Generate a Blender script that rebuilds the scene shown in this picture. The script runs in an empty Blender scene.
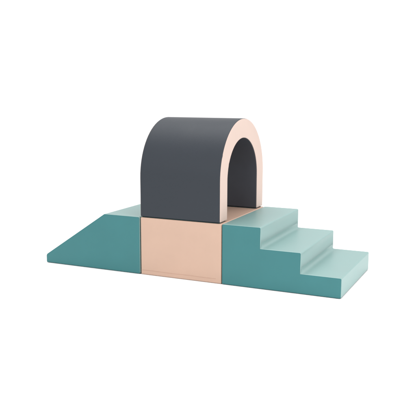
import bpy, bmesh, math, random
from mathutils import Vector, Matrix

scene = bpy.context.scene
COL = scene.collection

# ------------------------------------------------------------------ camera
CM = 0.01
PITCH, YAW, ROLL = -0.163, -0.429, 0.003
cam_data = bpy.data.cameras.new('camera')
cam = bpy.data.objects.new('camera', cam_data)
COL.objects.link(cam)
fwd = Vector((math.sin(YAW) * math.cos(PITCH), math.cos(YAW) * math.cos(PITCH), math.sin(PITCH)))
right = Vector((math.cos(YAW), -math.sin(YAW), 0))
up = right.cross(fwd)
r2 = math.cos(ROLL) * right + math.sin(ROLL) * up
u2 = -math.sin(ROLL) * right + math.cos(ROLL) * up
m = Matrix((r2, u2, -fwd)).transposed().to_4x4()
m.translation = Vector((2.36472, -3.02269, 0.92149))
cam.matrix_world = m
cam_data.sensor_width = 36
cam_data.lens = 692.075 / 416 * 36
cam_data.clip_end = 1000
scene.camera = cam

# ------------------------------------------------------------------ light: a white high-key studio
world = bpy.data.worlds.new("World")
scene.world = world
world.use_nodes = True
bg = world.node_tree.nodes['Background']
bg.inputs['Color'].default_value = (1.0, 1.0, 1.0, 1)
bg.inputs['Strength'].default_value = 1.15


def softbox(name, loc, target, sx, sy, power, col=(1, 1, 1)):
    d = bpy.data.lights.new(name, 'AREA')
    d.shape = 'RECTANGLE'
    d.size, d.size_y = sx, sy
    d.energy = power
    d.color = col
    o = bpy.data.objects.new(name, d)
    COL.objects.link(o)
    o.location = loc
    o.rotation_euler = (Vector(target) - Vector(loc)).to_track_quat('-Z', 'Y').to_euler()
    return o


softbox('softbox_key', (4.4, -1.2, 2.2), (0.9, 0.4, 0.45), 2.2, 2.2, 88, (1.0, 0.985, 0.965))
softbox('softbox_top', (0.8, 0.6, 4.2), (0.8, 0.3, 0.3), 4.0, 3.0, 120)
softbox('added_floor_fill', (0.2, -5.2, 2.6), (0.8, -0.6, 0.0), 4.0, 2.4, 45)  # added lamp with no seen source; lifts the front floor to white

vs = scene.view_settings
vs.view_transform = 'Standard'
vs.look = 'None'
vs.exposure = 0.0
vs.gamma = 1.0


# ------------------------------------------------------------------ materials
def vinyl(name, col, rough=0.42, spec=0.3, grain=0.05, puff=0.25, mottle=0.05, coat=0.0):
    """Soft leatherette: fine pebble grain, slow cushion undulation, faint tonal mottle."""
    mt = bpy.data.materials.new(name)
    mt.use_nodes = True
    nt = mt.node_tree
    N, L = nt.nodes, nt.links
    p = N['Principled BSDF']
    p.inputs['Roughness'].default_value = rough
    p.inputs['Specular IOR Level'].default_value = spec
    p.inputs['Coat Weight'].default_value = coat
    tc = N.new('ShaderNodeTexCoord')
    # tonal mottle
    n1 = N.new('ShaderNodeTexNoise')
    n1.inputs['Scale'].default_value = 7.0
    n1.inputs['Detail'].default_value = 4.0
    L.new(tc.outputs['Object'], n1.inputs['Vector'])
    mr = N.new('ShaderNodeMapRange')
    mr.inputs['From Min'].default_value = 0.3
    mr.inputs['From Max'].default_value = 0.7
    mr.inputs['To Min'].default_value = 1 - mottle
    mr.inputs['To Max'].default_value = 1 + mottle
    L.new(n1.outputs['Fac'], mr.inputs['Value'])
    mul = N.new('ShaderNodeVectorMath')
    mul.operation = 'SCALE'
    mul.inputs[0].default_value = col
    L.new(mr.outputs['Result'], mul.inputs['Scale'])
    L.new(mul.outputs['Vector'], p.inputs['Base Color'])
    # roughness variation
    mr2 = N.new('ShaderNodeMapRange')
    mr2.inputs['To Min'].default_value = rough - 0.06
    mr2.inputs['To Max'].default_value = rough + 0.06
    L.new(n1.outputs['Fac'], mr2.inputs['Value'])
    L.new(mr2.outputs['Result'], p.inputs['Roughness'])
    # grain + cushion bump
    v = N.new('ShaderNodeTexVoronoi')
    v.inputs['Scale'].default_value = 420.0
    L.new(tc.outputs['Object'], v.inputs['Vector'])
    b1 = N.new('ShaderNodeBump')
    b1.inputs['Strength'].default_value = grain
    b1.inputs['Distance'].default_value = 0.0012
    L.new(v.outputs['Distance'], b1.inputs['Height'])
    n2 = N.new('ShaderNodeTexNoise')
    n2.inputs['Scale'].default_value = 5.5
    n2.inputs['Detail'].default_value = 2.5
    L.new(tc.outputs['Object'], n2.inputs['Vector'])
    b2 = N.new('ShaderNodeBump')
    b2.inputs['Strength'].default_value = puff
    b2.inputs['Distance'].default_value = 0.02
    L.new(n2.outputs['Fac'], b2.inputs['Height'])
    L.new(b2.outputs['Normal'], b1.inputs['Normal'])
    L.new(b1.outputs['Normal'], p.inputs['Normal'])
    return mt


TEAL = vinyl('teal_leatherette', (0.034, 0.152, 0.160), puff=0.15, mottle=0.03)
MINT = vinyl('mint_leatherette', (0.178, 0.29, 0.279), rough=0.42, spec=0.55, puff=0.04, mottle=0.03)
PINK = vinyl('pink_leatherette', (0.465, 0.316, 0.242), puff=0.12, mottle=0.025)
BLUSH = vinyl('blush_leatherette', (0.50, 0.382, 0.332), puff=0.12, mottle=0.02)
GREY = vinyl('charcoal_leatherette', (0.024, 0.029, 0.037), rough=0.48, spec=0.25, grain=0.12, puff=0.07, mottle=0.02)
GREY_LIT = vinyl('charcoal_lit_leatherette', (0.046, 0.048, 0.058), rough=0.5, spec=0.3, puff=0.15)  # charcoal made lighter: light inside the tunnel is put into the colour
SHADE_DARK = vinyl('contact_shade_dark', (0.02, 0.05, 0.055), rough=0.8, spec=0.1)  # dark tone that paints the shade under foam edges and feet
STITCH = vinyl('pink_thread', (0.42, 0.27, 0.205), rough=0.7)

FLOORM = bpy.data.materials.new('white_studio_floor')
FLOORM.use_nodes = True
fp = FLOORM.node_tree.nodes['Principled BSDF']
fp.inputs['Base Color'].default_value = (0.93, 0.93, 0.93, 1)
fp.inputs['Roughness'].default_value = 0.6
fp.inputs['Specular IOR Level'].default_value = 0.2


# ------------------------------------------------------------------ helpers
def thing(name, label, cat, loc):
    o = bpy.data.objects.new(name, None)
    o.empty_display_size = 0.1
    COL.objects.link(o)
    o.location = loc
    o['label'] = label
    o['category'] = cat
    return o


def link(name, bm, mat, parent, loc=(0, 0, 0), weighted=True):
    me = bpy.data.meshes.new(name)
    bm.normal_update()
    for f in bm.faces:
        f.smooth = True
    bm.to_mesh(me)
    bm.free()
    me.materials.append(mat)
    o = bpy.data.objects.new(name, me)
    COL.objects.link(o)
    o.parent = parent
    o.location = loc
    if weighted:
        w = o.modifiers.new('weighted', 'WEIGHTED_NORMAL')
        w.keep_sharp = False
        w.weight = 90
    return o


def prism(profile, axis, a, b):
    """Extrude a closed 2-D outline (cm) along axis from a to b. axis 'y': outline in (x,z); axis 'x': outline in (y,z)."""
    bm = bmesh.new()
    def pt(p, t):
        return (p[0] * CM, t * CM, p[1] * CM) if axis == 'y' else (t * CM, p[0] * CM, p[1] * CM)
    A = [bm.verts.new(pt(p, a)) for p in profile]
    B = [bm.verts.new(pt(p, b)) for p in profile]
    n = len(profile)
    bm.faces.new(A)
    bm.faces.new(list(reversed(B)))
    for i in range(n):
        j = (i + 1) % n
        bm.faces.new((A[j], A[i], B[i], B[j]))
    bmesh.ops.recalc_face_normals(bm, faces=bm.faces)
    return bm


def round_edges(bm, r, seg=5, min_angle=12):
    es = [e for e in bm.edges if len(e.link_faces) == 2 and math.degrees(e.calc_face_angle(0)) > min_angle
          and e.calc_face_angle_signed(0) > 0]     # inner folds stay crisp
    bmesh.ops.bevel(bm, geom=es, offset=r * CM, offset_type='OFFSET', segments=seg, profile=0.5,
                    affect='EDGES', clamp_overlap=True)
    bm.normal_update()


def pick(bm, test):
    """A copy of bm that keeps only the faces for which test is true."""
    c = bm.copy()
    c.normal_update()
    dead = [f for f in c.faces if not test(f)]
    bmesh.ops.delete(c, geom=dead, context='FACES')
    return c


def tube(points, r, closed=False, seg=8):
    """A thin cord through 3-D points (metres)."""
    bm = bmesh.new()
    P = [Vector(p) for p in points]
    n = len(P)
    rings = []
    for i, p in enumerate(P):
        if closed:
            t = (P[(i + 1) % n] - P[i - 1]).normalized()
        else:
            t = (P[min(i + 1, n - 1)] - P[max(i - 1, 0)]).normalized()
        ref = Vector((0, 0, 1)) if abs(t.z) < 0.9 else Vector((0, 1, 0))
        s = t.cross(ref).normalized()
        u = s.cross(t)
        rings.append([bm.verts.new(p + (s * math.cos(k * 2 * math.pi / seg) + u * math.sin(k * 2 * math.pi / seg)) * r)
                      for k in range(seg)])
    for i in range(n if closed else n - 1):
        a, b = rings[i], rings[(i + 1) % n]
        for k in range(seg):
            bm.faces.new((a[k], a[(k + 1) % seg], b[(k + 1) % seg], b[k]))
    if not closed:
        bm.faces.new(rings[0])
        bm.faces.new(list(reversed(rings[-1])))
    bmesh.ops.recalc_face_normals(bm, faces=bm.faces)
    return bm


# ------------------------------------------------------------------ setting
fb = bmesh.new()
R = 120.0
vs_ = [fb.verts.new((R * math.cos(i * math.pi / 32), R * math.sin(i * math.pi / 32), 0)) for i in range(64)]
fb.faces.new(vs_)
floor = link('floor', fb, FLOORM, None, weighted=False)
floor['kind'] = 'structure'

LIFT = 0.0  # things rest on the floor sheet


# ------------------------------------------------------------------ foam ramp
def crease_pad(bm, x, z, a, b, r, n=16, stations=110):
    """Foam cover bulging softly across an inner fold at (x, z); it tapers to nothing where the side panels hold it."""
    rows = []
    for i in range(stations + 1):
        t = i / stations
        e = min(1.0, t * (b - a) / 1.6, (1 - t) * (b - a) / 2.0)
        rr = r * (1 if e >= 1 else e * (2 - e))
        rr = max(rr, 0.02)
        y = a + (b - a) * t
        row = []
        for k in range(n + 1):          # flat at both ends, tightest in the fold
            u = k / n
            px = 3 * (1 - u) * u * u * 0.22 + u ** 3
            pz = (1 - u) ** 3 + 3 * (1 - u) ** 2 * u * 0.22
            row.append(bm.verts.new(((x + rr * px) * CM, y * CM, (z + rr * pz) * CM)))
        rows.append(row)
    for p, q in zip(rows, rows[1:]):
        for k in range(n):
            f = bm.faces.new((p[k], p[k + 1], q[k + 1], q[k]))
            f.normal_update()
            if f.normal.z < 0:
                f.normal_flip()


def seam_path(bm, test):
    """Outline of the faces kept by test, as ordered point loops."""
    inside = {f for f in bm.faces if test(f)}
    edges = [e for e in bm.edges if len([f for f in e.link_faces if f in inside]) == 1]
    nxt = {}
    for e in edges:
        for v, w in ((e.verts[0], e.verts[1]), (e.verts[1], e.verts[0])):
            nxt.setdefault(v, []).append(w)
    loops, seen = [], set()
    for v in nxt:
        if v in seen:
            continue
        loop, cur, prev = [], v, None
        while cur not in seen:
            seen.add(cur)
            loop.append(cur.co.copy())
            step = [w for w in nxt[cur] if w is not prev]
            prev, cur = cur, step[0]
        # drop points that crowd each other
        out = [loop[0]]
        for p in loop[1:]:
            if (p - out[-1]).length > 0.0015:
                out.append(p)
        loops.append(out)
    return loops


def seams(root, bm, test, mat, r=0.0011):
    for loop in seam_path(bm, test):
        link('seam', tube(loop, r, closed=True, seg=6), mat, root, weighted=False)


def wrapped(root, profile, a, b, radius, side_mat, cover_mat, cover_name, folds=()):
    bm = prism(profile, 'y', a, b)
    round_edges(bm, radius)
    link('side_panel', pick(bm, lambda f: f.normal.y < -0.86), side_mat, root)
    link('side_panel', pick(bm, lambda f: f.normal.y > 0.86), side_mat, root)
    seams(root, bm, lambda f: f.normal.y < -0.86, side_mat)
    seams(root, bm, lambda f: f.normal.y > 0.86, side_mat)
    cv = pick(bm, lambda f: abs(f.normal.y) <= 0.86 and f.normal.z > -0.35)
    for x, z in folds:
        crease_pad(cv, x, z, a + 0.5, b - 0.5, 2.6)
    link(cover_name, cv, cover_mat, root)
    link('shaded_base', pick(bm, lambda f: abs(f.normal.y) <= 0.86 and f.normal.z <= -0.35), SHADE_DARK, root)  # bottom edges coloured dark in place of contact shade
    bm.free()


ramp = thing('foam_ramp', 'teal foam ramp wedge sloping down to the left, butted against the pink block', 'ramp', (0, 0, 0.001))
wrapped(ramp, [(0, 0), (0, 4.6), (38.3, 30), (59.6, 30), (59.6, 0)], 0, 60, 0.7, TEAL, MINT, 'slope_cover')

# ------------------------------------------------------------------ foam stairs
stairs = thing('foam_stairs', 'teal foam staircase with three pale mint steps going down to the right', 'stairs', (1.055, 0, 0.001))
S = 105.5
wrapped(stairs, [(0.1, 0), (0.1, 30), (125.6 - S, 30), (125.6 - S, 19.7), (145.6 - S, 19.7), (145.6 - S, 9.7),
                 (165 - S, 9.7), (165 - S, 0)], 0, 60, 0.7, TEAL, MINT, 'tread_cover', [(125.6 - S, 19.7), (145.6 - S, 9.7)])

# ------------------------------------------------------------------ foam block
block = thing('foam_block', 'square pink foam block in the middle, carrying the grey arch', 'block', (0.60, 0, 0.001))
bm = prism([(0.15, 0), (0.15, 29.9), (45.35, 29.9), (45.35, 0)], 'y', 0.1, 59.9)
round_edges(bm, 0.6)
link('cover', pick(bm, lambda f: True), PINK, block)
bm.free()
# zip seam low on the front panel, its flap and the stitched line above it
random.seed(4)
def wavy(x0, x1, z, y, amp, n=60):
    return [((x0 + (x1 - x0) * i / n) * CM, y * CM, (z + amp * math.sin(i * 0.21) + random.uniform(-amp, amp) * 0.3) * CM)
            for i in range(n + 1)]
link('zip_seam', tube(wavy(1.0, 42.6, 2.35, 0.08, 0.05), 0.0009), STITCH, block, weighted=False)

# ------------------------------------------------------------------ foam arch
arch = thing('foam_arch', 'dark grey foam tunnel arch with pale pink ends, standing on the pink block', 'arch', (0.60, 0, 0.30))
NSEG = 40
prof = []
y0, y1, Z0 = 0.2, 59.8, 0.45
iy0, iy1 = 9.4, 50.2
def arc(cy, cz, r, a0, a1, n):
    return [(cy + r * math.cos(math.radians(a0 + (a1 - a0) * i / n)), cz + r * math.sin(math.radians(a0 + (a1 - a0) * i / n)))
            for i in range(n + 1)]
ro = (y1 - y0) / 2
ri = (iy1 - iy0) / 2
prof = [(y0, Z0)] + arc(30, 50 - ro, ro, 180, 0, NSEG) + [(y1, Z0), (iy1, Z0)] + arc(29.8, 40 - ri, ri, 0, 180, NSEG) + [(iy0, Z0)]
bm = prism(prof, 'x', 0.1, 44.5)
round_edges(bm, 0.6, 5, 25)
def outer(f):
    c = f.calc_center_median()
    y, z = c.y / CM, c.z / CM
    if z > 50 - ro:
        return math.hypot(y - 30, z - (50 - ro)) > ri + (ro - ri) * 0.5
    return y < (y0 + iy0) / 2 or y > (y1 + iy1) / 2
link('outer_panel', pick(bm, lambda f: abs(f.normal.x) <= 0.80 and outer(f)), GREY, arch)
link('inner_panel', pick(bm, lambda f: abs(f.normal.x) <= 0.80 and not outer(f)), GREY_LIT, arch)
seams(arch, bm, lambda f: f.normal.x > 0.80, BLUSH, 0.0008)
seams(arch, bm, lambda f: f.normal.x < -0.80, BLUSH, 0.0005)
link('end_panel', pick(bm, lambda f: f.normal.x > 0.80), BLUSH, arch)
link('end_panel', pick(bm, lambda f: f.normal.x < -0.80), BLUSH, arch)
bm.free()
# added dark strip keeping the shaded gap under each foot: the arch stands on these, a finger's width in from the rounded edges
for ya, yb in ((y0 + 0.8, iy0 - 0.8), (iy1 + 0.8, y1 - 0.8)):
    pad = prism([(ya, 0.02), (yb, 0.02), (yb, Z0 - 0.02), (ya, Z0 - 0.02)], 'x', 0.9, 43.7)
    link('gap_shade_strip', pad, SHADE_DARK, arch, weighted=False)
